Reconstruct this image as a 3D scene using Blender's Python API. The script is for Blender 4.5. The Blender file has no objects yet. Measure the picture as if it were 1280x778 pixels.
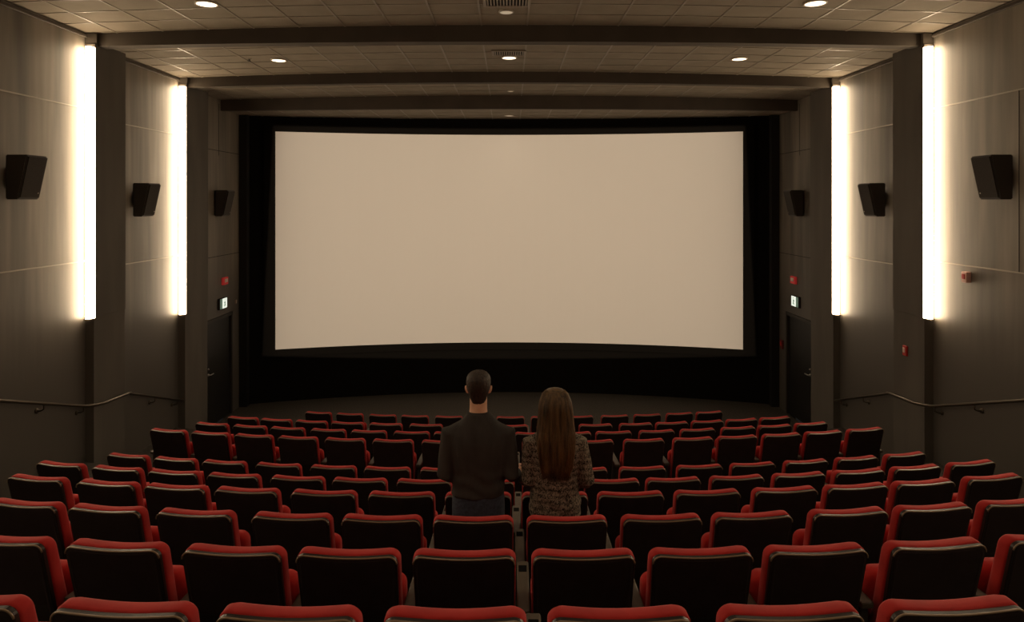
import bpy, bmesh, math, random
from mathutils import Vector, Matrix
random.seed(7)
S = bpy.context.scene
COL = S.collection
EYE = 4.7            # camera height above the floor in front of the screen
F = 820.0            # focal length in pixels of the 1280 wide frame
CX = 636.5

# ------------------------------------------------------------ camera, world, exposure
cam = bpy.data.cameras.new('camera'); co = bpy.data.objects.new('camera', cam); COL.objects.link(co)
co.location = (0, 0, EYE); co.rotation_euler = (math.pi/2, 0, 0)
cam.sensor_width = 36; cam.lens = F/1280*36
cam.shift_x = (640-CX)/1280; cam.shift_y = -(389-253)/1280
cam.clip_start = 0.02; cam.clip_end = 100
S.camera = co
w = bpy.data.worlds.new('world'); S.world = w; w.use_nodes = True
w.node_tree.nodes['Background'].inputs[0].default_value = (0.008, 0.0072, 0.0065, 1)
w.node_tree.nodes['Background'].inputs[1].default_value = 1.0
S.view_settings.view_transform = 'Standard'; S.view_settings.look = 'None'
S.view_settings.exposure = 0.0; S.view_settings.gamma = 1.0
S.view_settings.use_curve_mapping = False
try:
    S.cycles.max_bounces = 6; S.cycles.diffuse_bounces = 4; S.cycles.sample_clamp_indirect = 4
except Exception: pass
LED = 29.0            # wall strips
PROJ = 5900.0         # projector
DOWN = 34.0           # each house downlight
WARM = (1.0, 0.755, 0.49)

# ------------------------------------------------------------ materials
def mat(name, color, rough=0.7, metal=0.0, emit=None, es=0.0, spec=0.5, sheen=0.0):
    m = bpy.data.materials.new(name); m.use_nodes = True
    b = m.node_tree.nodes['Principled BSDF']
    b.inputs['Base Color'].default_value = (*color, 1)
    b.inputs['Roughness'].default_value = rough; b.inputs['Metallic'].default_value = metal
    b.inputs['Specular IOR Level'].default_value = spec
    if sheen:
        b.inputs['Sheen Weight'].default_value = sheen; b.inputs['Sheen Roughness'].default_value = 0.5
    if emit:
        b.inputs['Emission Color'].default_value = (*emit, 1); b.inputs['Emission Strength'].default_value = es
    return m
def noisy(m, c1, c2, scale=(1, 1, 1), nscale=5, detail=4, lo=0.35, hi=0.65, bump=0.0, bscale=None, dist=0.01):
    nt = m.node_tree; b = nt.nodes['Principled BSDF']
    tc = nt.nodes.new('ShaderNodeTexCoord'); mp = nt.nodes.new('ShaderNodeMapping'); mp.inputs['Scale'].default_value = scale
    n = nt.nodes.new('ShaderNodeTexNoise'); n.inputs['Scale'].default_value = nscale; n.inputs['Detail'].default_value = detail
    r = nt.nodes.new('ShaderNodeValToRGB')
    r.color_ramp.elements[0].position = lo; r.color_ramp.elements[1].position = hi
    r.color_ramp.elements[0].color = (*c1, 1); r.color_ramp.elements[1].color = (*c2, 1)
    nt.links.new(tc.outputs['Object'], mp.inputs['Vector']); nt.links.new(mp.outputs[0], n.inputs['Vector'])
    nt.links.new(n.outputs['Fac'], r.inputs[0]); nt.links.new(r.outputs[0], b.inputs['Base Color'])
    if bump:
        n2 = nt.nodes.new('ShaderNodeTexNoise'); n2.inputs['Scale'].default_value = bscale or nscale*4; n2.inputs['Detail'].default_value = 3
        bp = nt.nodes.new('ShaderNodeBump'); bp.inputs['Strength'].default_value = bump; bp.inputs['Distance'].default_value = dist
        nt.links.new(mp.outputs[0], n2.inputs['Vector'])
        nt.links.new(n2.outputs['Fac'], bp.inputs['Height']); nt.links.new(bp.outputs[0], b.inputs['Normal'])
    return m
M = {}
def wall_mat():
    """stained timber-look panels above, fading into plain paint low on the wall"""
    m = noisy(mat('wall_panel', (.2,.17,.13), .5, spec=.5), (.100,.088,.072), (.245,.212,.170), (1, 1.0, .09), 1.7, 6, .36, .64, .10, 9)
    nt = m.node_tree; b = nt.nodes['Principled BSDF']
    src = b.inputs['Base Color'].links[0].from_socket
    n = nt.nodes.new('ShaderNodeTexNoise'); n.inputs['Scale'].default_value = 9; n.inputs['Detail'].default_value = 4
    tc = nt.nodes['Texture Coordinate']; mp = nt.nodes.new('ShaderNodeMapping'); mp.inputs['Scale'].default_value = (1, 1, .06)
    nt.links.new(tc.outputs['Object'], mp.inputs[0]); nt.links.new(mp.outputs[0], n.inputs['Vector'])
    r = nt.nodes.new('ShaderNodeValToRGB'); r.color_ramp.elements[0].color = (.72,.72,.72,1); r.color_ramp.elements[1].color = (1.2,1.2,1.2,1)
    r.color_ramp.elements[0].position = .3; r.color_ramp.elements[1].position = .7; nt.links.new(n.outputs['Fac'], r.inputs[0])
    mu = nt.nodes.new('ShaderNodeMix'); mu.data_type = 'RGBA'; mu.blend_type = 'MULTIPLY'; mu.inputs[0].default_value = .6
    nt.links.new(src, mu.inputs[6]); nt.links.new(r.outputs[0], mu.inputs[7])
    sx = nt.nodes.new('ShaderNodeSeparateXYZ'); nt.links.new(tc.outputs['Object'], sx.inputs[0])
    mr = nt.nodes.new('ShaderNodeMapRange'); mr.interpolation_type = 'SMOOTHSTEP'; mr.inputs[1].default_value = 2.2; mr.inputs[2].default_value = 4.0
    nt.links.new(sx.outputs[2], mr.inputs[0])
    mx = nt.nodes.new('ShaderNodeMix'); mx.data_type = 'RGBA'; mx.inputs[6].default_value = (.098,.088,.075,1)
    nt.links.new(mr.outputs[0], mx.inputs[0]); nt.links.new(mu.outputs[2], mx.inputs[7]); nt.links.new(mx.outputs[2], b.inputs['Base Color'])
    return m
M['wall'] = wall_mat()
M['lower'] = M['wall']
M['column'] = noisy(mat('column_paint', (.14,.12,.095), .8), (.105,.095,.081), (.128,.115,.098), (1, 1, .2), 3, 3)
M['bead'] = mat('panel_bead', (.42,.37,.30), .6)
M['groove'] = mat('panel_groove', (.03,.026,.02), .9)
M['tile'] = noisy(mat('ceiling_tile', (.2,.17,.13), .9), (.235,.200,.152), (.285,.245,.188), (1, 1, 1), 3, 5, .3, .7, .15, 60, .003)
M['tbar'] = mat('ceiling_bar', (.255,.217,.167), .45)
M['beam'] = noisy(mat('beam_paint', (.075,.06,.047), .85), (.070,.057,.045), (.088,.072,.056), (1, 1, 1), 2, 3)
M['black'] = mat('black_velvet', (.011,.010,.009), 1.0, spec=.05)
M['screen'] = mat('screen_white', (.80,.78,.75), .9, spec=.1)
M['carpet'] = noisy(mat('dark_carpet', (.05,.045,.04), 1.0, spec=.1), (.058,.052,.046), (.090,.082,.072), (1, 1, 1), 30, 5, .3, .7, .4, 90)
M['door'] = mat('door_black', (.010,.009,.008), .55)
M['frame'] = mat('door_frame', (.030,.026,.022), .6)
M['steel'] = mat('brushed_steel', (.55,.53,.5), .3, 1.0)
M['rail'] = mat('rail_metal', (.10,.08,.06), .38, .7)
M['led'] = mat('led_diffuser', (.9,.85,.75), .5, emit=WARM, es=LED)
M['lens'] = mat('downlight_lens', (.9,.85,.75), .5, emit=(1, .82, .58), es=3.0)
M['dimlens'] = mat('dim_lens', (.5,.42,.32), .5, emit=(1, .8, .55), es=.30)
M['ltrim'] = mat('downlight_trim', (.42,.36,.28), .5)
M['grille'] = mat('grille_metal', (.26,.22,.17), .5)
M['dark'] = mat('dark_void', (.008,.007,.006), .9)
M['speaker'] = mat('speaker_cabinet', (.040,.034,.028), .45)
M['cloth'] = noisy(mat('speaker_cloth', (.018,.015,.013), .9), (.034,.029,.024), (.050,.043,.036), (1, 1, 1), 120, 2)
M['badge'] = mat('pale_badge', (.55,.5,.43), .35)
M['plastic'] = mat('shell_plastic', (.016,.011,.009), .42, spec=.4)
M['rim'] = mat('rim_trim', (.24,.165,.10), .28, spec=.7)  # tan colour imitates the highlight on the glossy shell edge
M['panel'] = noisy(mat('shell_panel', (.008,.006,.0055), .75, spec=.25), (.020,.0115,.011), (.026,.0155,.0145), (1, 1, 1), 12, 3)
M['red'] = noisy(mat('red_fabric', (.36,.028,.018), .85, spec=.2, sheen=.08), (.35,.018,.016), (.46,.027,.023), (1, 1, 1), 9, 4, .3, .7, .25, 160, .002)
M['arm'] = noisy(mat('armrest_laminate', (.13,.09,.055), .5), (.062,.047,.031), (.088,.067,.045), (1, .15, 1), 40, 3)
M['armside'] = mat('armrest_side', (.035,.027,.02), .6)
M['cup'] = mat('cup_black', (.002,.002,.002), .9, spec=.1)
M['skin'] = noisy(mat('skin', (.50,.27,.17), .55), (.60,.33,.21), (.70,.41,.27), (1, 1, 1), 14, 3)
M['hair_m'] = noisy(mat('short_dark_hair', (.03,.016,.008), .6), (.012,.007,.004), (.045,.025,.013), (1, 1, .35), 70, 3, .3, .7, .7, 120, .004)
M['hair_f'] = noisy(mat('long_brown_hair', (.05,.025,.012), .42), (.024,.013,.006), (.20,.115,.045), (1, 1, .05), 45, 4, .3, .72, .5, 110, .004)
M['shirt'] = noisy(mat('charcoal_knit', (.02,.019,.018), .95, spec=.15), (.040,.036,.033), (.056,.051,.046), (1, 1, .3), 18, 3, .3, .7, .3, 30, .006)
M['jeans'] = noisy(mat('blue_jeans', (.02,.026,.04), .9), (.024,.031,.048), (.042,.054,.082), (1, 1, 1), 60, 3, bump=.2)
M['shoe'] = mat('shoe_leather', (.015,.012,.01), .5)
M['alarm'] = mat('alarm_red', (.55,.03,.025), .4)
M['alarmdark'] = mat('alarm_dark_red', (.16,.02,.018), .5)
M['alarmdim'] = mat('alarm_glow', (.5,.03,.03), .4, emit=(1, .07, .06), es=.12)
M['pink'] = mat('pale_pink_plastic', (.80,.50,.44), .4)
M['white'] = mat('white_plastic', (.75,.68,.6), .4)
M['exit'] = mat('exit_panel', (.7,.8,.7), .4, emit=(.93, 1.0, .88), es=.85)
M['exitg'] = mat('exit_green', (.1,.3,.18), .4, emit=(.30, .38, .30), es=.25)
M['eye'] = mat('eye_white', (.7,.68,.65), .2)
# mottled knit jumper with wavy bands
def knit():
    m = mat('mottled_knit', (.1,.08,.06), .95, spec=.15); nt = m.node_tree; b = nt.nodes['Principled BSDF']
    tc = nt.nodes.new('ShaderNodeTexCoord')
    v = nt.nodes.new('ShaderNodeTexNoise'); v.inputs['Scale'].default_value = 85; v.inputs['Detail'].default_value = 3; v.inputs['Distortion'].default_value = 1.5
    mp = nt.nodes.new('ShaderNodeMapping'); mp.inputs['Scale'].default_value = (1, 1, .75)
    wv = nt.nodes.new('ShaderNodeTexWave'); wv.bands_direction = 'Z'; wv.inputs['Scale'].default_value = 7.5; wv.inputs['Distortion'].default_value = 2.5; wv.inputs['Detail Scale'].default_value = 5
    mx = nt.nodes.new('ShaderNodeMath'); mx.operation = 'MULTIPLY_ADD'; mx.inputs[1].default_value = .10
    r = nt.nodes.new('ShaderNodeValToRGB'); r.color_ramp.elements[0].position = .44; r.color_ramp.elements[1].position = .68
    r.color_ramp.elements[0].color = (.020,.017,.015, 1); r.color_ramp.elements[1].color = (.27,.225,.170, 1)
    nt.links.new(tc.outputs['Object'], mp.inputs[0]); nt.links.new(mp.outputs[0], v.inputs['Vector']); nt.links.new(tc.outputs['Object'], wv.inputs['Vector'])
    nt.links.new(wv.outputs['Fac'], mx.inputs[0]); nt.links.new(v.outputs['Fac'], mx.inputs[2])
    nt.links.new(mx.outputs[0], r.inputs[0]); nt.links.new(r.outputs[0], b.inputs['Base Color'])
    bp = nt.nodes.new('ShaderNodeBump'); bp.inputs['Strength'].default_value = .4; bp.inputs['Distance'].default_value = .006
    nt.links.new(v.outputs['Fac'], bp.inputs['Height']); nt.links.new(bp.outputs[0], b.inputs['Normal'])
    return m
M['knit'] = knit()

# ------------------------------------------------------------ mesh helpers
def tag(o, label=None, cat=None, group=None, kind=None):
    if label: o['label'] = label
    if cat: o['category'] = cat
    if group: o['group'] = group
    if kind: o['kind'] = kind
    return o
def empty(name, loc, label, cat, group=None, rz=0):
    o = bpy.data.objects.new(name, None); COL.objects.link(o); o.location = loc; o.rotation_euler = (0, 0, rz)
    o.empty_display_size = .1
    return tag(o, label, cat, group)
def obj(name, bm, m, parent=None, loc=None, smooth=False, keep=False):
    bmesh.ops.recalc_face_normals(bm, faces=bm.faces)
    me = bpy.data.meshes.new(name); bm.to_mesh(me); bm.free()
    ms = m if isinstance(m, (list, tuple)) else [m]
    for x in ms: me.materials.append(M[x] if isinstance(x, str) else x)
    if smooth:
        for p in me.polygons: p.use_smooth = True
    o = bpy.data.objects.new(name, me); COL.objects.link(o)
    if parent: o.parent = parent
    if loc: o.location = loc
    return o
def box(bm, x0, x1, y0, y1, z0, z1, bev=0, mi=0, mtx=None):
    g = bmesh.ops.create_cube(bm, size=1)
    vs = g['verts']
    for v in vs:
        v.co = Vector(((x0+x1)/2+v.co.x*(x1-x0), (y0+y1)/2+v.co.y*(y1-y0), (z0+z1)/2+v.co.z*(z1-z0)))
    fs = list({f for v in vs for f in v.link_faces})
    if bev:
        es = list({e for f in fs for e in f.edges})
        r = bmesh.ops.bevel(bm, geom=es, offset=bev, segments=2, profile=.5, affect='EDGES')
        vs = list({v for f in r['faces'] for v in f.verts} | {v for v in vs if v.is_valid})
        fs = list({f for v in vs for f in v.link_faces})
    for f in fs: f.material_index = mi
    if mtx is not None:
        for v in vs: v.co = mtx @ v.co
    return bm
def B(*a, **k):
    bm = bmesh.new(); box(bm, *a, **k); return bm
def loft(bm, rings, cap=True, mi=0):
    rv = [[bm.verts.new(p) for p in r] for r in rings]
    n = len(rv[0]); fs = []
    for a, b in zip(rv, rv[1:]):
        for i in range(n):
            fs.append(bm.faces.new((a[i], a[(i+1) % n], b[(i+1) % n], b[i])))
    if cap:
        fs.append(bm.faces.new(rv[0][::-1])); fs.append(bm.faces.new(rv[-1]))
    for f in fs: f.material_index = mi
    return bm
def tube(bm, pts, radii, seg=12, flat=1.0, mi=0):
    pts = [Vector(p) for p in pts]; rings = []
    if not isinstance(radii, (list, tuple)): radii = [radii]*len(pts)
    ref = None
    for i, p in enumerate(pts):
        t = (pts[min(i+1, len(pts)-1)]-pts[max(i-1, 0)]).normalized()
        if ref is None: ref = Vector((0, 0, 1)) if abs(t.z) < .9 else Vector((0, 1, 0))
        u = t.cross(ref).normalized(); v = u.cross(t).normalized(); ref = v
        r = radii[i]
        rings.append([p+u*(r*math.cos(a))+v*(r*flat*math.sin(a)) for a in [2*math.pi*k/seg for k in range(seg)]])
    return loft(bm, rings, mi=mi)
def ell(bm, c, r, seg=20, rot=None, mi=0):
    g = bmesh.ops.create_uvsphere(bm, u_segments=seg, v_segments=seg//2+2, radius=1)
    for v in g['verts']:
        q = Vector((v.co.x*r[0], v.co.y*r[1], v.co.z*r[2]))
        if rot is not None: q = rot @ q
        v.co = q+Vector(c)
    for f in {f for v in g['verts'] for f in v.link_faces}: f.material_index = mi
    return bm
def remeshed(bm, voxel, smooth_it=6):
    me = bpy.data.meshes.new('tmp'); bmesh.ops.recalc_face_normals(bm, faces=bm.faces); bm.to_mesh(me); bm.free()
    o = bpy.data.objects.new('tmp', me); COL.objects.link(o)
    md = o.modifiers.new('r', 'REMESH'); md.mode = 'VOXEL'; md.voxel_size = voxel
    sm = o.modifiers.new('s', 'SMOOTH'); sm.iterations = smooth_it; sm.factor = .5
    dg = bpy.context.evaluated_depsgraph_get(); ev = o.evaluated_get(dg)
    out = bmesh.new(); out.from_mesh(ev.to_mesh()); ev.to_mesh_clear()
    bpy.data.objects.remove(o); bpy.data.meshes.remove(me)
    return out
def structure(o): o['kind'] = 'structure'; return o

# ------------------------------------------------------------ room
W = 6.2; WC = 6.07; YB = -3.0
SAG = 1/46.0
# rows, nearest first: name, depth of the back's top ridge, drop below the eye, px of seat centres
ROWS = [
 (2.26, 1.39, [-40,163,366,570,772,982,1182]),
 (3.12, 1.645, [12,152,297,438,581,728,873,1015,1162,1305]),
 (3.99, 1.90, [38,139,249,368,479,592,708,825,937,1056,1161,1264]),
 (4.83, 2.13, [52,139,224,312,407,503,598,693,787,882,978,1066,1150,1236]),
 (5.81, 2.45, [80,150,221,295,374,451,531,609,687,764,840,919,996,1070,1141,1210]),
 (6.85, 2.77, [163,222,283,350,418,485,555,642,729.5,802,873,939,1005,1068,1128]),
 (7.78, 2.82, [213,265,319,374,432.5,492,553,615,678,741,804,865,920,975,1027,1079]),
 (8.83, 3.09, [267,314,361,411.5,462,515,565,616,666,716,766.5,820,871,921.5,966.5,1012]),
 (9.57, 3.24, [306,346,390.5,435.5,483,533,586,639,691.5,744,794,839,883,926,967]),
 (11.5, 3.75, [399,438,479,519,562,600,637,681,724,768,808.5,848.5,885.5]),
]
SH = 0.95
LEV = [EYE-h-SH for (_, h, _) in ROWS]; LEV[-1] = 0.0
# floor: curved stepped tiers as one closed solid
def floor_mesh():
    bm = bmesh.new(); rings = []
    for i in range(33):
        x = -W+2*W*i/32; s = x*x*SAG
        pr = [(YB, LEV[0]+.5), (.45+s, LEV[0]+.5), (.45+s, LEV[0]+.25), (1.3+s, LEV[0]+.25), (1.3+s, LEV[0])]
        for k in range(1, len(ROWS)):
            yb = ROWS[k][0]-.14+s
            pr += [(yb, LEV[k-1]), (yb, LEV[k])]
        pr += [(17.2, 0.0), (17.2, -.3), (YB, -.3)]
        rings.append([Vector((x, y, z)) for y, z in pr])
    return loft(bm, rings)
structure(obj('floor', floor_mesh(), 'carpet'))

def door_wall(side):
    """side wall with the door opening, panel beads and grooves"""
    s = -1 if side == 'left' else 1
    bm = bmesh.new()
    def bx(y0, y1, z0, z1, d0=0, d1=.2, mi=0):
        a, b = sorted((s*(W+d0), s*(W+d1))); box(bm, a, b, y0, y1, z0, z1, mi=mi)
    bx(YB, 13.36, -.3, 7.6); bx(14.66, 17.2, -.3, 7.6); bx(13.36, 14.66, 2.26, 7.6)
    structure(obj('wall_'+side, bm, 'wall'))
    # raised joint beads and dark vertical joints
    bm = bmesh.new()
    def bead(y0, y1, z):
        a, b = sorted((s*(W-.008), s*(W+.01))); box(bm, a, b, y0, y1, z-.009, z+.009, bev=.003)
    for k in range(-2, 4):
        ys = 9.65-2.69*k
        y1 = ys; y0 = ys-1.98
        if k >= 0:
            bead(y0, y1-.05, EYE+1.37); bead(y0, y1-.05, EYE-.86)
        elif k == -1:
            bead(10.36, 12.28, EYE+1.26); bead(10.36, 12.28, EYE-1.0)
    structure(obj('trim_1' if s < 0 else 'trim_2', bm, 'bead'))
    bm = bmesh.new()
    for y, z0, z1 in ((7.975, EYE-.86, EYE+1.37), (14.0, EYE+1.0, EYE+2.1)):
        a, b = sorted((s*(W-.003), s*(W+.01))); box(bm, a, b, y-.006, y+.006, z0, z1)
    for z in (EYE+1.1, EYE-1.15):
        a, b = sorted((s*(W-.003), s*(W+.01))); box(bm, a, b, 13.22, 15.1, z-.006, z+.006)
    structure(obj('trim_3' if s < 0 else 'trim_4', bm, 'groove'))
for sd in ('left', 'right'): door_wall(sd)
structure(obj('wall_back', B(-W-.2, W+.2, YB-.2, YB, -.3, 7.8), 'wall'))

def arch(a, x): return a*(1-(x/W)**2)
NX = 40
def vault(bm, y0, y1, z0, z1, a0, a1, mi=0, xw=W):
    """slab spanning the hall, bottom at z0 arched by a0, top z1 arched by a1"""
    rings = []
    for i in range(NX+1):
        x = -xw+2*xw*i/NX
        rings.append([Vector((x, y0, z0+arch(a0, x))), Vector((x, y1, z0+arch(a0, x))), Vector((x, y1, z1+arch(a1, x))), Vector((x, y0, z1+arch(a1, x)))])
    return loft(bm, rings, mi=mi)
def ceiling(y0, y1, z, a, yref):
    bm = bmesh.new(); vault(bm, y0, y1, z, z+.15, a, a)
    c = structure(obj('ceiling', bm, 'tile'))
    bm = bmesh.new()
    k = -9
    while k < 10:
        x = -.07-.335+.67*k
        k += 1
        if abs(x) > W-.05: continue
        t = math.atan(-2*a*x/W/W)
        mt = Matrix.Translation((x, 0, z+arch(a, x))) @ Matrix.Rotation(-t, 4, 'Y')
        box(bm, -.012, .012, y0, y1, -.008, .006, mtx=mt)
    y = yref
    while y > y0:
        if y < y1: vault(bm, y-.011, y+.011, z-.007, z+.006, a, a)
        y -= .49
    obj('ceiling_grid', bm, 'tbar', c)
    return c
CZ = [(YB, 9.65, 7.18, .13, 9.60), (9.85, 12.34, 7.04, .12, 12.2), (12.5, 14.1, 6.90, .10, 14.0), (14.2, 17.2, 6.71, .05, 17.0)]
for y0, y1, z, a, yr in CZ: ceiling(y0, y1, z, a, yr)
# cross beams (the part of the hall behind the camera repeats them)
bn = 5
for y0, y1, z0, a0, z1, a1 in ((9.65, 9.85, 6.995, .07, 7.33, .13), (12.34, 12.5, 6.856, .10, 7.2, .12), (14.1, 14.2, 6.67, .04, 7.05, .1),
                               (-.9, -.7, 7.0, .07, 7.33, .13)):
    bm = bmesh.new(); vault(bm, y0, y1, z0, z1, a0, a1); structure(obj('trim_%d' % bn, bm, 'beam')); bn += 1
# cornice under the ceiling edge
for s in (-1, 1):
    bm = bmesh.new()
    for y0, y1, z in ((YB, 9.6, 7.18), (10.36, 12.3, 7.04)):
        a, b = sorted((s*(W-.035), s*(W+.02))); box(bm, a, b, y0, y1, z-.07, z-.03, bev=.005)
    structure(obj('trim_%d' % bn, bm, 'beam')); bn += 1

# pilasters with the light strips in their near corner
def pilaster(s, y0, y1, zsplit, ztop, place):
    global bn
    bm = bmesh.new()
    a, b = sorted((s*WC, s*(W+.05))); box(bm, a, b, y0, y1, -.3, zsplit, bev=.004)
    a, b = sorted((s*(WC-.012), s*(W+.05))); box(bm, a, b, y0-.004, y1+.004, zsplit, ztop, bev=.004)
    structure(obj('trim_%d' % bn, bm, 'column')); bn += 1
def strip(s, y, z0, z1, label):
    e = empty('wall_light_strip', (s*6.108, y, z0), label, 'light', 'vertical light strips on the side walls')
    bm = bmesh.new()
    pts = []
    n = 12
    for z in (0, z1-z0):
        pts.append([Vector((s*.058*math.cos(t), -.005-.10*math.sin(t), z)) for t in [math.pi*k/n for k in range(n+1)]])
    loft(bm, pts); obj('diffuser', bm, 'led', e, smooth=False)
    bm = bmesh.new(); box(bm, -.06, .06, -.006, -.001, -.01, z1-z0+.01); box(bm, -.06, .06, -.09, -.006, -.03, -.002, bev=.004); box(bm, -.064, .075, -.03, -.005, z1-z0+.002, z1-z0+.05, bev=.002); box(bm, -.066, .085, -.014, -.005, z1-z0+.05, z1-z0+.20)
    obj('housing', bm, 'beam', e)
for s, nm in ((-1, 'left'), (1, 'right')):
    pilaster(s, 9.59, 10.36, 3.01, 7.2, nm); pilaster(s, 12.29, 13.2, 2.61, 7.0, nm)
    strip(s, 9.59, 3.01, 6.96, 'tall glowing vertical light strip on the %s wall, the nearer one' % nm)
    strip(s, 12.29, 2.61, 6.86, 'tall glowing vertical light strip on the %s wall, the farther one near the door' % nm)
    for y, z in ((6.0, 3.3), (2.4, 3.6), (-1.2, 3.9)):
        pilaster(s, y, y+.7, z, 7.4, nm)
        # further strips of the hall, beside and behind the camera
        e = strip(s, y, z, 6.96, {6.0: 'vertical light strip on the %s wall beside the middle rows', 2.4: 'vertical light strip on the %s wall beside the nearest rows', -1.2: 'vertical light strip at the back of the %s wall'}[y] % nm)

# ------------------------------------------------------------ screen end
def sy(x, off=0): return 16.2-.8*(x/5.5)**2+off
def curved(bm, x0, x1, z0, z1, off, th, n=36):
    rings = []
    for i in range(n+1):
        x = x0+(x1-x0)*i/n; y = sy(x, off)
        rings.append([Vector((x, y, z0)), Vector((x, y, z1)), Vector((x, y+th, z1)), Vector((x, y+th, z0))])
    return loft(bm, rings)
bm = bmesh.new(); curved(bm, -6.19, 6.19, -.05, 6.9, .03, .2); structure(obj('wall_front', bm, 'black'))
e = empty('cinema_screen', (0, 16.1, 1.2), 'huge blank pale curved cinema screen filling the front wall', 'screen')
bm = bmesh.new(); curved(bm, -5.49, 5.49, 0.045, 5.16, -16.1-.03, .02); obj('projection_surface', bm, 'screen', e)
bm = bmesh.new()
for a in ((-5.72, 5.72, -.13, .045), (-5.72, 5.72, 5.16, 5.36), (-5.72, -5.48, -.13, 5.36), (5.48, 5.72, -.13, 5.36)): curved(bm, *a, -16.1-.045, .06)
obj('masking_border', bm, 'black', e)
# ceiling drop and side posts beside the masking
for s in (-1, 1):
    bm = bmesh.new(); a, b = sorted((s*6.02, s*6.2)); box(bm, a, b, 15.05, 15.2, 0, 6.72); structure(obj('trim_%d' % bn, bm, 'door')); bn += 1

# ------------------------------------------------------------ doors, signs, alarms
for s, nm, n in ((-1, 'left', 1), (1, 'right', 2)):
    d = structure(obj('door_%d' % n, B(-.02, .03, 0, 1.2, 0.01, 2.2, bev=.004), 'door', loc=(s*(W+.06), 13.41, 0)))
    bm = bmesh.new()
    for y0, y1, z0, z1 in ((-.05, 0.01, 0, 2.26), (1.19, 1.25, 0, 2.26), (-.05, 1.25, 2.19, 2.26)): 
        a, b = sorted((-s*.085, s*.06)); box(bm, a, b, y0, y1, z0, z1, bev=.004)
    obj('door_frame', bm, 'frame', d)
    bm = bmesh.new(); tube(bm, [(0, .16, 1.12), (-s*.075, .16, 1.12), (-s*.085, .18, 1.12), (-s*.085, .29, 1.12)], .013, 8)
    ell(bm, (-s*.03, .16, 1.12), (.03, .032, .032), 12); ell(bm, (-s*.03, .16, 1.24), (.03, .022, .022), 12); obj('door_handle', bm, 'steel', d, smooth=True)
def exit_sign(s, y, z, label):
    e = empty('exit_sign', (s*W, y, z), label, 'sign', 'lit door signs')
    sg = -s
    a, b = sorted((0, sg*.045)); bm = bmesh.new(); box(bm, a, b, 0, .36, 0, .24, bev=.006); obj('sign_box', bm, 'frame', e)
    a, b = sorted((sg*.045, sg*.052)); bm = bmesh.new(); box(bm, a, b, .125, .345, .015, .225); obj('lit_panel', bm, 'exit', e)
    a, b = sorted((sg*.045, sg*.052)); bm = bmesh.new(); box(bm, a, b, .02, .12, .015, .225)
    obj('side_panel', bm, 'exitg', e)
    # faint figure walking on the lit face
    bm = bmesh.new(); x = sg*.054
    tube(bm, [(x, .235, .16), (x, .23, .11)], .012, 6); tube(bm, [(x, .23, .11), (x, .20, .05)], .008, 6); tube(bm, [(x, .23, .11), (x, .265, .055)], .008, 6)
    tube(bm, [(x, .235, .155), (x, .20, .125)], .006, 6); ell(bm, (x, .238, .19), (.004, .014, .014), 8); obj('pictogram', bm, 'exitg', e)
exit_sign(-1, 13.95, 2.40, 'small lit greenish white exit sign above the door on the left wall')
exit_sign(1, 13.95, 2.44, 'small lit white exit sign above the door on the right wall')
def alarm(x, y, z, s, w_, h_, d_, label, m='alarm', lens='white'):
    """wall mounted box with a lens on its face"""
    sg = -s
    e = empty('fire_alarm', (x, y, z), label, 'alarm')
    bm = bmesh.new(); a, b = sorted((0, sg*d_)); box(bm, a, b, -w_/2, w_/2, -h_/2, h_/2, bev=.008); obj('housing', bm, m, e)
    bm = bmesh.new(); a, b = sorted((sg*d_, sg*(d_+.012))); box(bm, a, b, -w_*.28, w_*.28, -h_*.18, h_*.30, bev=.004); obj('lens', bm, lens, e)
    return e
alarm(-W, 14.25, 2.99, -1, .24, .16, .05, 'small glowing red alarm light above the exit sign on the left wall', 'alarmdim')
alarm(W, 14.25, 3.01, 1, .24, .16, .05, 'small glowing red alarm light above the exit sign on the right wall', 'alarmdim')
alarm(W, 8.85, 3.69, 1, .10, .145, .07, 'pale pink and red alarm box on the right wall below the big speaker', 'pink', 'alarm')
alarm(WC, 10.03, 2.43, 1, .10, .155, .03, 'red alarm call box on the right pillar above the handrail', 'alarm', 'pink')
alarm(W, 15.02-.15, 1.48, 1, .12, .2, .04, 'dim red call point on the right wall between the door and screen', 'alarmdark', 'alarm')
o = obj('wall_hook', B(0, .03, -.03, .03, -.04, .04, bev=.006), 'bead', loc=(-W, 14.85, 2.45)); tag(o, 'tiny tan fitting on the left wall between exit sign and screen', 'fitting')

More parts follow.
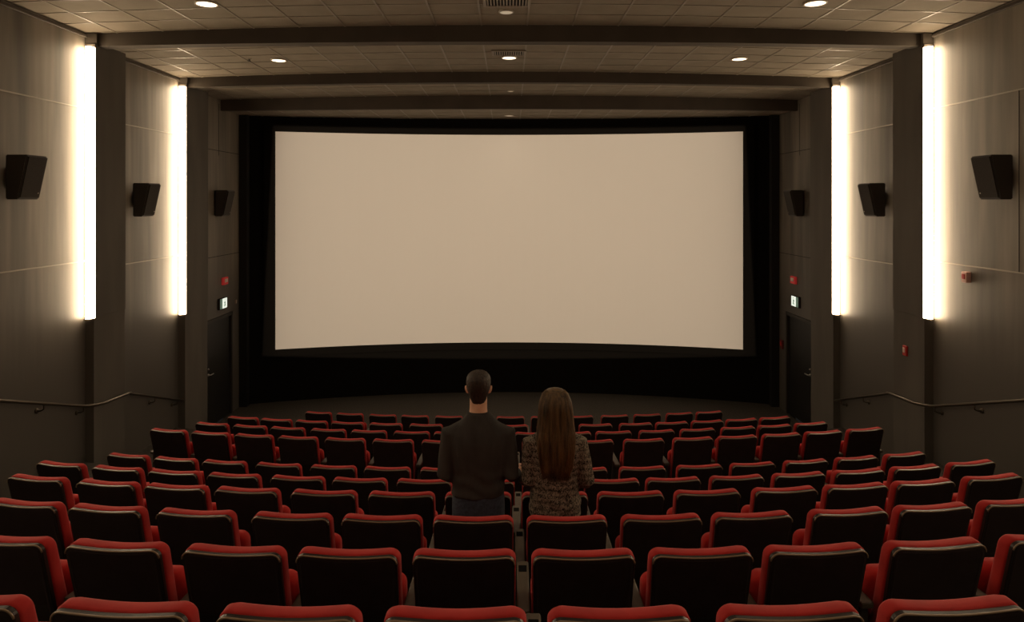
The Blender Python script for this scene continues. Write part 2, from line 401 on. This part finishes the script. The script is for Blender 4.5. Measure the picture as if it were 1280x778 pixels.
# ------------------------------------------------------------ handrails
def rail(s, label):
    e = empty('handrail', (s*W, 9.5, 0), label, 'handrail', 'wall handrails')
    P = [(6.10, -3, -1.9+.0), (6.10, 0, -.35), (6.10, 4, 1.0), (6.08, 5.82, 1.65), (5.98, 5.95, 1.70), (5.98, 6.74, 1.98), (6.08, 6.87, 2.03), (6.10, 7.8, 2.36), (6.08, 9.42, 2.93), (6.02, 9.55, 2.955), (5.97, 9.68, 2.965), (5.97, 10.30, 3.00), (6.01, 10.42, 3.03), (6.09, 10.55, 3.08), (6.10, 12.3, 3.72)]
    bm = bmesh.new(); tube(bm, [(s*(x-W), y-9.5, EYE-h) for x, y, h in P[2:]], .021, 10); obj('rail', bm, 'rail', e, smooth=True)
    for y in (5.0, 8.6, 9.4, 11.3, 12.05):
        for q in range(len(P)-1):
            if P[q][1] <= y <= P[q+1][1]:
                t = (y-P[q][1])/(P[q+1][1]-P[q][1]); h = P[q][2]+t*(P[q+1][2]-P[q][2])
        z = EYE-h; yy = y-9.5
        bm = bmesh.new(); tube(bm, [(-s*.10, yy, z-.018), (-s*.10, yy, z-.075), (-s*.06, yy, z-.095), (-s*.012, yy, z-.095)], .009, 8)
        tube(bm, [(-s*.016, yy, z-.095), (0, yy, z-.095)], .034, 12); obj('bracket', bm, 'rail', e, smooth=True)
rail(-1, 'metal handrail running along the left wall'); rail(1, 'metal handrail running along the right wall')

# ------------------------------------------------------------ speakers
def speaker(s, y, z, label):
    """wedge cabinet on the wall, front leaning down towards the seats; local x points into the room"""
    e = empty('wall_speaker', (s*W, y, z), label, 'speaker', 'wall speakers')
    sg = -s
    def prof(w0, w1, xb, xt0, xb1, zt, zb):
        return [[Vector((sg*xb, yy, zb)), Vector((sg*xb1, yy, zb)), Vector((sg*xt0, yy, zt)), Vector((sg*xb, yy, zt))] for yy in (w0, w1)]
    bm = bmesh.new(); loft(bm, prof(0, .36, .03, .30, .185, .275, -.275))
    bmesh.ops.bevel(bm, geom=list(bm.edges), offset=.012, segments=2, affect='EDGES'); obj('cabinet', bm, 'speaker', e)
    bm = bmesh.new(); loft(bm, prof(.02, .34, .17, .312, .202, .25, -.25)); obj('grille_cloth', bm, 'cloth', e)
    bm = bmesh.new(); tube(bm, [(sg*(.206+.008*k), .31+.016*math.cos(k*1.6), -.225+.016*math.sin(k*1.6)+.02) for k in (-.6, 0, .6, 1.2, 1.8)], .004, 6); obj('badge', bm, 'badge', e)
    bm = bmesh.new(); a, b = sorted((0, sg*.012)); box(bm, a, b, .08, .28, -.12, .12, bev=.003); a, b = sorted((sg*.008, sg*.05)); box(bm, a, b, .14, .22, -.05, .05); obj('mounting_bracket', bm, 'speaker', e)
for s, nm in ((-1, 'left'), (1, 'right')):
    speaker(s, 8.03, 5.01, 'black box speaker on the %s wall nearest the camera' % nm)
    speaker(s, 10.75, 4.74, 'black box speaker on the %s wall between the two light strips' % nm)
    speaker(s, 13.75, 4.68, 'black box speaker on the dark %s wall above the door' % nm)

# ------------------------------------------------------------ ceiling fittings
def cz(x, y):
    for y0, y1, z, a, _ in CZ:
        if y0 <= y <= y1: return z+arch(a, x)
    return 7
def downlight(x, y, r, label, lens='lens', power=0.0):
    e = empty('ceiling_light', (x, y, cz(x, y)), label, 'light', 'round ceiling downlights')
    bm = bmesh.new(); n = 24
    def ring(rr, z): return [Vector((rr*math.cos(2*math.pi*k/n), rr*math.sin(2*math.pi*k/n), z)) for k in range(n)]
    loft(bm, [ring(r*1.18, .01), ring(r*1.18, -.016), ring(r*1.02, -.02), ring(r*.98, .01)], cap=False); obj('trim_ring', bm, 'ltrim', e, smooth=True)
    bm = bmesh.new(); loft(bm, [ring(r, 0.005), ring(r, -.012), ring(r*.6, -.022)]); obj('lens', bm, lens, e)
    if power:
        L = bpy.data.lights.new('downlight_lamp', 'SPOT'); L.energy = power; L.color = (1, .77, .54); L.spot_size = math.radians(135); L.spot_blend = .8; L.shadow_soft_size = r
        lo = bpy.data.objects.new('lamp', L); COL.objects.link(lo); lo.parent = e; lo.location = (0, 0, -.06)
downlight(-3.89, 8.43, .125, 'bright round ceiling light near the top left corner', power=DOWN)
downlight(3.92, 8.40, .125, 'bright round ceiling light near the top right corner', power=DOWN)
downlight(-.04, 8.97, .09, 'dim round ceiling light just beyond the big square vent', 'dimlens', DOWN*.3)
downlight(-3.90, 11.1, .115, 'bright round ceiling light left of centre between the first two beams', power=DOWN*.6)
downlight(3.86, 11.0, .115, 'bright round ceiling light right of centre between the first two beams', power=DOWN*.6)
downlight(0, 11.12, .115, 'bright round ceiling light beside the small vent at the centre', power=DOWN*.5)
downlight(0.03, 13.5, .06, 'tiny ceiling light at the centre beyond the second beam', 'dimlens', DOWN*.2)
downlight(0, 15.5, .10, 'faint ceiling light right above the screen', 'dimlens', DOWN*.1)
for y, nm in ((5.2, 'over the middle rows'), (2.3, 'over the nearest rows'), (-.0, 'over the camera')):
    for x, sd in ((-3.9, 'left'), (0, 'centre'), (3.9, 'right')):
        downlight(x, y, .125, 'round ceiling light %s, %s' % (nm, sd), power=DOWN)
def vent(x, y0, y1, hw, label):
    z = cz(x, y0)
    e = empty('ceiling_vent', (x, (y0+y1)/2, z), label, 'vent')
    hy = (y1-y0)/2
    bm = bmesh.new()
    for a in ((-hw-.04, -hw, -hy-.04, hy+.04), (hw, hw+.04, -hy-.04, hy+.04), (-hw, hw, -hy-.04, -hy), (-hw, hw, hy, hy+.04)): box(bm, *a, -.022, .005, bev=.003)
    obj('frame', bm, 'grille', e)
    obj('duct_back', B(-hw, hw, -hy, hy, -.009, -.002), 'dark', e)
    bm = bmesh.new(); n = 13
    for k in range(n):
        xx = -hw+2*hw*(k+.5)/n
        box(bm, -.008, .008, -hy, hy, -.006, .006, mtx=Matrix.Translation((xx, 0, -.014)) @ Matrix.Rotation(.5, 4, 'Y'))
    obj('slats', bm, 'grille', e)
vent(-.03, 8.1, 8.66, .27, 'square slatted air vent at the top centre of the ceiling')
vent(-.005, 10.62, 10.9, .24, 'small slatted vent in the ceiling just beyond the first beam')
e = empty('sprinkler_head', (-4.35, 10.98, cz(-4.35, 10.98)), 'tiny dark sprinkler head in the ceiling left of a round light', 'sprinkler')
bm = bmesh.new(); tube(bm, [(0, 0, 0), (0, 0, -.035)], .012, 8); tube(bm, [(0, 0, -.035), (0, 0, -.04)], .03, 12); obj('deflector', bm, 'dark', e)
bm = bmesh.new(); tube(bm, [(0, 0, .002), (0, 0, -.004)], .04, 14); obj('escutcheon', bm, 'grille', e)

# ------------------------------------------------------------ projector (the light on the screen)
L = bpy.data.lights.new('projector_beam', 'SPOT'); L.energy = PROJ; L.color = (1, .79, .57)
L.spot_size = math.radians(47); L.spot_blend = .38; L.shadow_soft_size = .03
po = bpy.data.objects.new('projector_beam', L); COL.objects.link(po)
po.location = (0, -1.6, 6.3); po.rotation_euler = (math.radians(90-8.2), 0, 0)
L.use_nodes = True; nt = L.node_tree; em = nt.nodes.get('Emission')
tc = nt.nodes.new('ShaderNodeTexCoord'); sp = nt.nodes.new('ShaderNodeSeparateXYZ'); nt.links.new(tc.outputs['Normal'], sp.inputs[0])
def mth(op, a, b=None, c=None):
    n = nt.nodes.new('ShaderNodeMath'); n.operation = op
    for i, v in enumerate((a, b, c)):
        if v is None: continue
        if hasattr(v, 'links'): nt.links.new(v, n.inputs[i])
        else: n.inputs[i].default_value = v
    return n.outputs[0]
az = mth('ABSOLUTE', sp.outputs[2])
u = mth('ABSOLUTE', mth('DIVIDE', sp.outputs[0], az)); v = mth('ABSOLUTE', mth('DIVIDE', sp.outputs[1], az))
fade = mth('SUBTRACT', 1.0, mth('MULTIPLY', mth('POWER', mth('DIVIDE', u, .33), 14.0), .30))      # lens fall-off at the sides
k = mth('MULTIPLY', mth('MULTIPLY', mth('LESS_THAN', u, .33), mth('LESS_THAN', v, .156)), fade)
nt.links.new(k, em.inputs['Strength'])

# ------------------------------------------------------------ cinema seat
def outline(hw, z0, z1, r, dip=0.0, n=6, hwb=None):
    """rounded rectangle outline in (x, z); top edge sags by dip; bottom half width hwb"""
    hwb = hwb or hw; pts = []
    for k in range(n+1):
        t = math.pi/2*k/n; pts.append((hw-r+r*math.cos(t), z1-r+r*math.sin(t)))
    m = 8
    for k in range(1, m):
        f = k/m; x = (hw-r)*(1-2*f); pts.append((x, z1-dip*math.sin(math.pi*f)))
    for k in range(n+1):
        t = math.pi/2+math.pi/2*k/n; pts.append((-hw+r+r*math.cos(t), z1-r+r*math.sin(t)))
    rb = r*.6
    for k in range(n+1):
        t = math.pi+math.pi/2*k/n; pts.append((-hwb+rb+rb*math.cos(t), z0+rb+rb*math.sin(t)))
    for k in range(n+1):
        t = math.pi*1.5+math.pi/2*k/n; pts.append((hwb-rb+rb*math.cos(t), z0+rb+rb*math.sin(t)))
    return pts
def slab(bm, ol, layers, tilt, piv, mi=None):
    """layers: (y, inset); sheared so that higher points lie farther back by tilt"""
    cx = 0; cz_ = (min(p[1] for p in ol)+max(p[1] for p in ol))/2
    hx = max(abs(p[0]) for p in ol); hz = (max(p[1] for p in ol)-min(p[1] for p in ol))/2
    rings = []
    for y, ins in layers:
        rings.append([Vector((x*(1-ins/hx), y-(z-piv)*tilt, cz_+(z-cz_)*(1-ins/hz))) for x, z in ol])
    loft(bm, rings)
TILT = math.tan(math.radians(13))
def make_seat():
    e = empty('cinema_chair', (0, 0, 0), 'x', 'chair', 'red cinema seats')
    # shaped back cushion, wraps a little past the shell
    bm = bmesh.new()
    slab(bm, outline(.243, .42, .952, .045, .014, hwb=.238), [(.040, .10), (.034, .03), (.014, .010), (-.006, 0), (-.044, .0), (-.056, .004)], TILT, .95)
    obj('back_cushion', bm, 'red', e, smooth=True)
    bm = bmesh.new()
    so = outline(.238, .26, .947, .036, .013, hwb=.228)
    slab(bm, so, [(-.050, .003), (-.060, .0), (-.074, .0), (-.078, .003)], TILT, .95)
    sh = obj('back_shell', bm, 'plastic', e)
    bm = bmesh.new()
    slab(bm, outline(.229, .275, .938, .028, .013, hwb=.218), [(-.072, 0), (-.0795, .0), (-.080, .012), (-.078, .018)], TILT, .95)
    obj('rear_panel', bm, 'panel', sh)
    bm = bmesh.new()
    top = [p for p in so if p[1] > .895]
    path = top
    tube(bm, [(x*.991, -.0775-(z-.95)*TILT, z-.0035) for x, z in path], .0040, 8)  # bead only along top and corners, the shell lip's glint painted in tan
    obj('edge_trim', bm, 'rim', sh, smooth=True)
    # tipped up seat cushion in front of the back
    bm = bmesh.new()
    slab(bm, outline(.238, .36, .735, .05, .004), [(.135, .05), (.140, .015), (.155, 0), (.205, 0), (.225, .012)], TILT*.6, .55)
    sc = obj('seat_cushion', bm, 'red', e, smooth=True)
    bm = bmesh.new()
    slab(bm, outline(.215, .38, .695, .04, 0), [(.222, 0), (.236, .004), (.24, .03)], TILT*.6, .55)
    obj('seat_pan', bm, 'plastic', sc, smooth=True)
    # hinge frame below the cushion
    bm = bmesh.new(); tube(bm, [(-.25, .20, .36), (.25, .20, .36)], .016, 8); box(bm, -.22, -.19, .06, .22, .33, .39, bev=.004); box(bm, .19, .22, .06, .22, .33, .39, bev=.004)
    obj('hinge_frame', bm, 'armside', e)
    return e
def arm_bms():
    p = bmesh.new(); box(p, -.022, .022, .06, .40, 0, .60, bev=.008)
    box(p, -.03, .03, .08, .40, 0, .03, bev=.006)
    a = bmesh.new(); box(a, -.032, .032, .03, .47, .598, .632, bev=.008)
    r = bmesh.new(); box(r, -.030, .030, .445, .474, .592, .630, bev=.006)
    # tapered cup well: dark ring near the front end
    c = bmesh.new()
    n = 20
    box(c, -.026, .026, .36, .432, .60, .6335, bev=.008)
    return p, a, r, c
proto = make_seat()
p_, a_, r_, c_ = arm_bms()
ap = obj('support_panel', p_, 'armside', proto, loc=(.28, 0, 0))
aa = obj('armrest', a_, 'arm', proto, loc=(.28, 0, 0))
ac = obj('cup_holder', c_, 'cup', aa); af = obj('front_cap', r_, 'armside', aa)
def kids(o): return [c for c in COL.objects if c.parent == o]
PARTS = [(c, kids(c)) for c in kids(proto)]
def copy_seat(parts):
    r = proto.copy(); COL.objects.link(r); out = {}
    for c, gs in parts:
        d = c.copy(); COL.objects.link(d); d.parent = r; out[c.name.split('.')[0]] = d
        for g in gs:
            h = g.copy(); COL.objects.link(h); h.parent = d
    return r, out
ORD = ['', 'first', 'second', 'third', 'fourth', 'fifth', 'sixth', 'seventh', 'eighth', 'ninth', 'tenth', 'eleventh', 'twelfth']
ROWN = ['nearest row', 'second row from the camera', 'third row from the camera', 'fourth row from the camera', 'fifth row from the camera', 'sixth row from the camera',
        'seventh row from the camera', 'third farthest row', 'second farthest row', 'farthest row by the screen']
first = True
for ri, (Z0, h, px) in enumerate(ROWS):
    pos = []
    for q in px:
        Z = Z0
        for _ in range(12): X = (q-CX)*Z/F; Z = Z0+X*X*SAG
        pos.append((X, Z))
    n = len(pos)
    for _ in range(60):          # keep neighbours at least a seat's width apart
        for i in range(n-1):
            dd = math.dist(pos[i], pos[i+1])
            if dd < .54:
                k = (.54-dd)/2
                a, b = pos[i][0]-k, pos[i+1][0]+k
                pos[i] = (a, Z0+a*a*SAG); pos[i+1] = (b, Z0+b*b*SAG)
    for i, (X, Y) in enumerate(pos):
        if first: r = proto; pd = {'armrest': aa, 'support_panel': ap}; first = False
        else: r, pd = copy_seat(PARTS)
        yaw = math.asin(X/23.0)
        r.location = (X, Y, LEV[ri]); r.rotation_euler = (0, 0, yaw)
        gap = (math.dist(pos[i], pos[i+1])/2) if i+1 < n else .28
        if gap > .32: gap = .28
        for kx in ('armrest', 'support_panel'): pd[kx].location = (gap, 0, 0)
        if i == 0 or (pos[i][0]-pos[i-1][0]) > .64:      # an arm on the left end of a run too
            for c, gs in PARTS:
                if c.name.split('.')[0] in ('armrest', 'support_panel'):
                    d = c.copy(); COL.objects.link(d); d.parent = r; d.location = (-.28, 0, 0)
                    for g in gs: hh = g.copy(); COL.objects.link(hh); hh.parent = d
        # label
        q = px[i]
        if ri <= 2:
            left = q < CX
            who = None
        else:
            left = q <= 570; who = None
            if 570 < q < 714:
                who = 'the standing man' if q < 625 else ('the gap between the couple' if q < 660 else 'the standing woman')
        if who: lab = ('red cinema seat %s in the %s' if 'gap' in who else 'red cinema seat half hidden behind %s in the %s') % ('glimpsed between the couple' if 'gap' in who else who, ROWN[ri])
        elif left: lab = 'dark-backed red cinema seat, %s from the left in the %s' % (ORD[i+1], ROWN[ri])
        else: lab = 'dark-backed red cinema seat, %s from the right in the %s' % (ORD[n-i], ROWN[ri])
        r['label'] = lab.replace('first from the left', 'leftmost').replace('first from the right', 'rightmost')

# ------------------------------------------------------------ people
def hand(bm, wrist, d, palm_n, thumb_side, scale=1.0, curl=.5):
    """d: direction of the fingers, palm_n: normal the palm faces, thumb_side: direction of the thumb edge"""
    wrist = Vector(wrist); d = Vector(d).normalized(); n = Vector(palm_n); n = (n-d*n.dot(d)).normalized(); t = Vector(thumb_side); t = (t-d*t.dot(d)-n*t.dot(n)).normalized()
    s = scale
    tube(bm, [wrist-d*.03*s, wrist, wrist+d*.04*s, wrist+d*.085*s], [.025*s, .025*s, .036*s, .037*s], 12, flat=.45 if abs(n.z) > .5 else 1.0)
    for k, ln in enumerate((.070, .078, .072, .056)):
        b = wrist+d*.075*s+t*(.028-.0185*k)*s
        p1 = b+(d*math.cos(curl*.5)+n*math.sin(curl*.5))*ln*.45*s
        p2 = p1+(d*math.cos(curl*1.3)+n*math.sin(curl*1.3))*ln*.32*s
        p3 = p2+(d*math.cos(curl*2)+n*math.sin(curl*2))*ln*.25*s
        tube(bm, [b-d*.02*s, b, p1, p2, p3], [.009*s, .0095*s, .0088*s, .008*s, .0062*s], 8)
    b = wrist+d*.02*s+t*.028*s
    tube(bm, [b-t*.012*s, b+(d+t*.8).normalized()*.03*s, b+(d*1.0+t*.5+n*.3).normalized()*.062*s, b+(d*1.2+t*.3+n*.5).normalized()*.085*s], [.013*s, .012*s, .0095*s, .0075*s], 8)
def ering(cx, cy, z, rx, ry, n=28, p=2.3):
    out = []
    for k in range(n):
        t = 2*math.pi*k/n; c, s_ = math.cos(t), math.sin(t)
        out.append(Vector((cx+rx*math.copysign(abs(c)**(2/p), c), cy+ry*math.copysign(abs(s_)**(2/p), s_), z)))
    return out
def person(X, Y, Zf, label, torso, arms, neck, head, legs, shirt, trousers, shoulder_r, hemz, hands, hair_fn, collar, s=1.0, hips=None):
    e = empty('person', (X, Y, Zf), label, 'person')
    hc, hr = head
    def add_torso(bm, inf, zmin=-1, zmax=9):
        rs = [ering(0, cy, z, rx+inf, ry+inf) for z, rx, ry, cy in torso if zmin <= z <= zmax]; loft(bm, rs)
    def add_arms(bm, inf, upto=1.0):
        for A in arms:
            sh, el, wr = [Vector(q) for q in A]
            m1 = sh.lerp(el, .5); m2 = el.lerp(wr, .35)
            inn = sh+Vector((-sh.x*.35, 0, .012))
            end = el.lerp(wr, upto)
            tube(bm, [inn, sh, m1, el, m2, end], [shoulder_r*1.0+inf, shoulder_r+inf, shoulder_r*.86+inf, shoulder_r*.76+inf, shoulder_r*.72+inf, .030*s+inf], 16)
    # --- body, one continuous surface
    bm = bmesh.new(); add_torso(bm, -.012); add_arms(bm, -.008)
    (nz0, nz1, nr) = neck
    tube(bm, [(0, -.005, nz0-.04), (0, -.002, (nz0+nz1)/2), (0, .012, nz1+.03)], [nr*1.15, nr, nr], 18)
    ell(bm, hc, hr, 26)                                                   # cranium
    ell(bm, (hc[0], hc[1]+hr[1]*.30, hc[2]-hr[2]*.45), (hr[0]*.78, hr[1]*.66, hr[2]*.62), 22)  # jaw
    fy = hc[1]+hr[1]
    tube(bm, [(0, fy-.012, hc[2]+.012), (0, fy+.006, hc[2]-.012), (0, fy+.016, hc[2]-.030), (0, fy-.004, hc[2]-.038)], [.006, .008, .012, .009], 8)  # nose
    ell(bm, (0, fy-.012, hc[2]-.062), (.021, .010, .007), 12); ell(bm, (0, fy-.020, hc[2]-.092), (.018, .014, .013), 12)  # lips, chin
    for sx in (-1, 1):
        ell(bm, (sx*(hr[0]*1.0+.008), hc[1]-.004, hc[2]-.018), (.011, .018, .030), 12, rot=Matrix.Rotation(sx*.25, 3, 'Y'))
        ell(bm, (sx*.030, fy-.016, hc[2]+.018), (.020, .010, .007), 10)
        lx, hipz, kneez = legs
        tube(bm, [(sx*lx*.9, 0, hipz+.06), (sx*lx, 0, hipz-.10), (sx*lx*1.02, .015, kneez), (sx*lx, -.005, kneez-.17), (sx*lx, -.01, .09)], [.088*s, .083*s, .056*s, .052*s, .038*s], 18)
        tube(bm, [(sx*lx, -.03, .06), (sx*lx*1.05, .06, .05), (sx*lx*1.15, .15, .035)], [.038, .038, .03], 12)
    for hd in hands: hand(bm, *hd, scale=s)
    body = obj('body', remeshed(bm, .0065, 3), 'skin', e, smooth=True)
    for sx in (-1, 1):
        bm = bmesh.new(); ell(bm, (sx*.030, fy-.016, hc[2]+.004), (.012, .010, .010), 12); ey = obj('eye', bm, 'eye', e, smooth=True)
        bm = bmesh.new(); ell(bm, (sx*.030, fy-.0068, hc[2]+.004), (.0055, .0020, .0055), 12); obj('iris', bm, 'hair_m', ey, smooth=True)
    # --- jumper
    bm = bmesh.new(); add_torso(bm, .012, zmin=hemz); add_arms(bm, .010, .93)
    b2 = remeshed(bm, .009, 4)
    for v in b2.verts:
        x, y, z = v.co
        k = math.sin(z*62+x*14+math.sin(x*25)*1.2)*math.exp(-((z-hemz-.10)/.12)**2)*.0042
        k += math.sin(x*48+z*11+math.sin(z*19))*.0025
        v.co += v.normal*k
    sw = obj('jumper', b2, shirt, e, smooth=True)
    bm = bmesh.new(); rr = []
    cz0, crx, cry = collar
    for dz, dr in ((-.012, .012), (.004, .010), (.008, .002), (-.004, -.004)):
        rr.append([Vector((crx*math.cos(t)+dr*math.cos(t), -.002+(cry+dr)*math.sin(t), cz0+dz-.012*math.sin(t))) for t in [2*math.pi*k/28 for k in range(28)]])
    loft(bm, rr, cap=False); obj('collar', bm, shirt, sw, smooth=True)
    # --- trousers
    bm = bmesh.new(); hz0 = hips
    loft(bm, [ering(0, cy, z, rx, ry) for z, rx, ry, cy in hz0])
    for sx in (-1, 1):
        lx, hipz, kneez = legs
        tube(bm, [(sx*lx*.85, 0, hipz+.06), (sx*lx, 0, hipz-.10), (sx*lx*1.02, .015, kneez), (sx*lx, -.005, kneez-.17), (sx*lx, -.01, .05)], [.098*s, .094*s, .070*s, .067*s, .060*s], 18)
    obj('trousers', remeshed(bm, .011, 4), trousers, e, smooth=True)
    for sx in (-1, 1):
        lx = legs[0]; bm = bmesh.new()
        rr = []
        for y, w_, hh in ((-.085, .020, .03), (-.07, .034, .075), (0, .038, .085), (.07, .043, .06), (.14, .044, .045), (.175, .03, .03), (.185, .012, .02)):
            rr.append([Vector((sx*lx*1.05+w_*math.cos(t), y, max(0.0, hh*.5+hh*.55*math.sin(t)))) for t in [2*math.pi*k/16 for k in range(16)]])
        loft(bm, rr); obj('shoe', bm, 'shoe', e, smooth=True)
    hair_fn(e, hc, hr)
    return e

def short_hair(e, hc, hr):
    bm = bmesh.new()
    cy = hc[1]-.006; z = hc[2]
    loft(bm, [ering(0, cy+o, z+dz, rx, ry, 32, 2.2) for dz, rx, ry, o in ((-.100, .040, .040, -.030), (-.075, .052, .052, -.026), (-.045, .064, .072, -.014), (-.01, .078, .092, -.004), (.03, .083, .102, 0), (.062, .080, .100, 0), (.085, .069, .088, 0), (.100, .048, .066, 0), (.106, .02, .03, 0))])
    b2 = remeshed(bm, .006, 2)
    dele = [v for v in b2.verts if (v.co.y > hc[1]+.022 and v.co.z < hc[2]+.055) or (v.co.z < hc[2]-.03 and v.co.y > hc[1]-.012)]
    bmesh.ops.delete(b2, geom=dele, context='VERTS')
    for v in b2.verts: v.co += v.normal*random.uniform(-.0015, .003)
    obj('hair', b2, 'hair_m', e, smooth=True)
def long_hair(e, hc, hr):
    # back curtain: rings from crown to tips, denser detail as strands
    prof = [(1.572, .020, .022, .010), (1.560, .058, .062, .008), (1.535, .084, .088, .004), (1.49, .101, .104, -.004), (1.44, .108, .102, -.014), (1.38, .113, .088, -.030), (1.31, .121, .075, -.052),
            (1.24, .124, .062, -.074), (1.17, .116, .050, -.090), (1.10, .104, .038, -.097), (1.045, .092, .028, -.099), (1.01, .076, .018, -.100)]
    rings = []
    n = 72
    for j, (z, rx, ry, cy) in enumerate(prof[:-1]):
        r = []
        for k in range(n):
            t = 2*math.pi*k/n; m = 1+.022*math.sin(k*2.9+z*3)+.015*math.sin(k*5.3+z*5)
            zz = z+(.030*math.sin(k*1.7)*math.sin(k*.6+1)*(j-7)/3 if j >= 8 else 0)
            r.append(Vector((rx*math.cos(t)*m, cy+ry*math.sin(t)*m, zz)))
        rings.append(r)
    bm = bmesh.new(); loft(bm, rings)
    # open the face
    dele = [v for v in bm.verts if v.co.y > .045 and v.co.z < 1.525 and abs(v.co.x) < .075]
    bmesh.ops.delete(bm, geom=dele, context='VERTS')
    ho = obj('hair', bm, 'hair_f', e, smooth=True)
    bm = bmesh.new(); rnd = random.Random(3)
    for k in range(620):
        t = rnd.uniform(math.pi*.97, math.pi*2.03); off = rnd.uniform(.001, .007); pts = []; rad = []
        end = rnd.uniform(.975, 1.10); ph = rnd.uniform(0, 6.28); drift = rnd.uniform(-.05, .05)
        for (z, rx, ry, cy) in prof[1:]:
            if z < end-.03: break
            tt = t+drift*(1.57-z)*3
            pts.append(Vector(((rx+off)*math.cos(tt)+.005*math.sin(z*22+ph)*(1.6-z)*2.5, cy+(ry+off)*math.sin(tt), z))); rad.append(.0016)
        if len(pts) > 3:
            rad[-1] = .0006; pts[-1].z = end
            tube(bm, pts, rad, 4)
    tag(obj('hair_strands', bm, 'hair_f', ho, smooth=True), kind='stuff')

CF = LEV[2]
MX, MY = -.211, 4.50
m_torso = [(.78, .165, .115, 0), (.86, .172, .118, 0), (.95, .165, .112, 0), (1.05, .172, .114, 0), (1.14, .184, .120, -.004), (1.22, .196, .118, -.006), (1.275, .184, .104, -.008), (1.33, .138, .085, -.006), (1.375, .092, .068, -.006), (1.415, .062, .058, -.004)]
m_hips = [(.66, .155, .11, 0), (.74, .182, .127, 0), (.82, .180, .124, 0), (.90, .172, .118, 0)]
person(MX, MY, CF, 'man standing with his back turned, short dark hair, charcoal long-sleeved jumper and jeans', m_torso,
       [((.190, -.005, 1.262), (.222, -.035, 1.00), (.262, .155, .925)), ((-.190, -.005, 1.262), (-.226, -.035, 1.00), (-.165, .165, .90))],
       (1.40, 1.48, .060), ((0, .018, 1.580), (.074, .094, .100)), (.088, .80, .45), 'shirt', 'jeans', .062, .84,
       [((.262, .155, .925), (.12, 1, -.25), (1, 0, -.1), (0, .2, 1)), ((-.165, .165, .90), (.5, .6, -.5), (.5, -.8, 0), (.2, .4, 1))],
       short_hair, (1.405, .060, .056), hips=m_hips)
WX, WY = .316, 4.50
w_torso = [(.72, .166, .118, 0), (.80, .166, .118, 0), (.90, .150, .106, 0), (1.00, .148, .104, 0), (1.09, .158, .110, 0), (1.17, .168, .106, -.004), (1.225, .156, .092, -.006), (1.265, .118, .074, -.006), (1.30, .074, .058, -.003), (1.325, .052, .048, -.001)]
w_hips = [(.60, .150, .11, 0), (.68, .166, .120, 0), (.76, .166, .120, 0), (.84, .158, .112, 0)]
person(WX, WY, CF, 'woman standing with her back turned, very long brown hair and mottled grey-brown knitted jumper', w_torso,
       [((.165, -.005, 1.200), (.218, -.035, .955), (.16, .15, .86)), ((-.165, -.005, 1.200), (-.185, -.035, .955), (-.225, .145, .90))],
       (1.32, 1.39, .048), ((0, .018, 1.465), (.068, .086, .095)), (.080, .76, .42), 'knit', 'jeans', .054, .715,
       [((.16, .15, .86), (-.5, .6, -.5), (-.5, -.8, 0), (-.2, .4, 1)), ((-.225, .145, .90), (-.15, 1, -.1), (-1, 0, .1), (0, .2, 1))],
       long_hair, (1.325, .052, .048), s=.9, hips=w_hips)
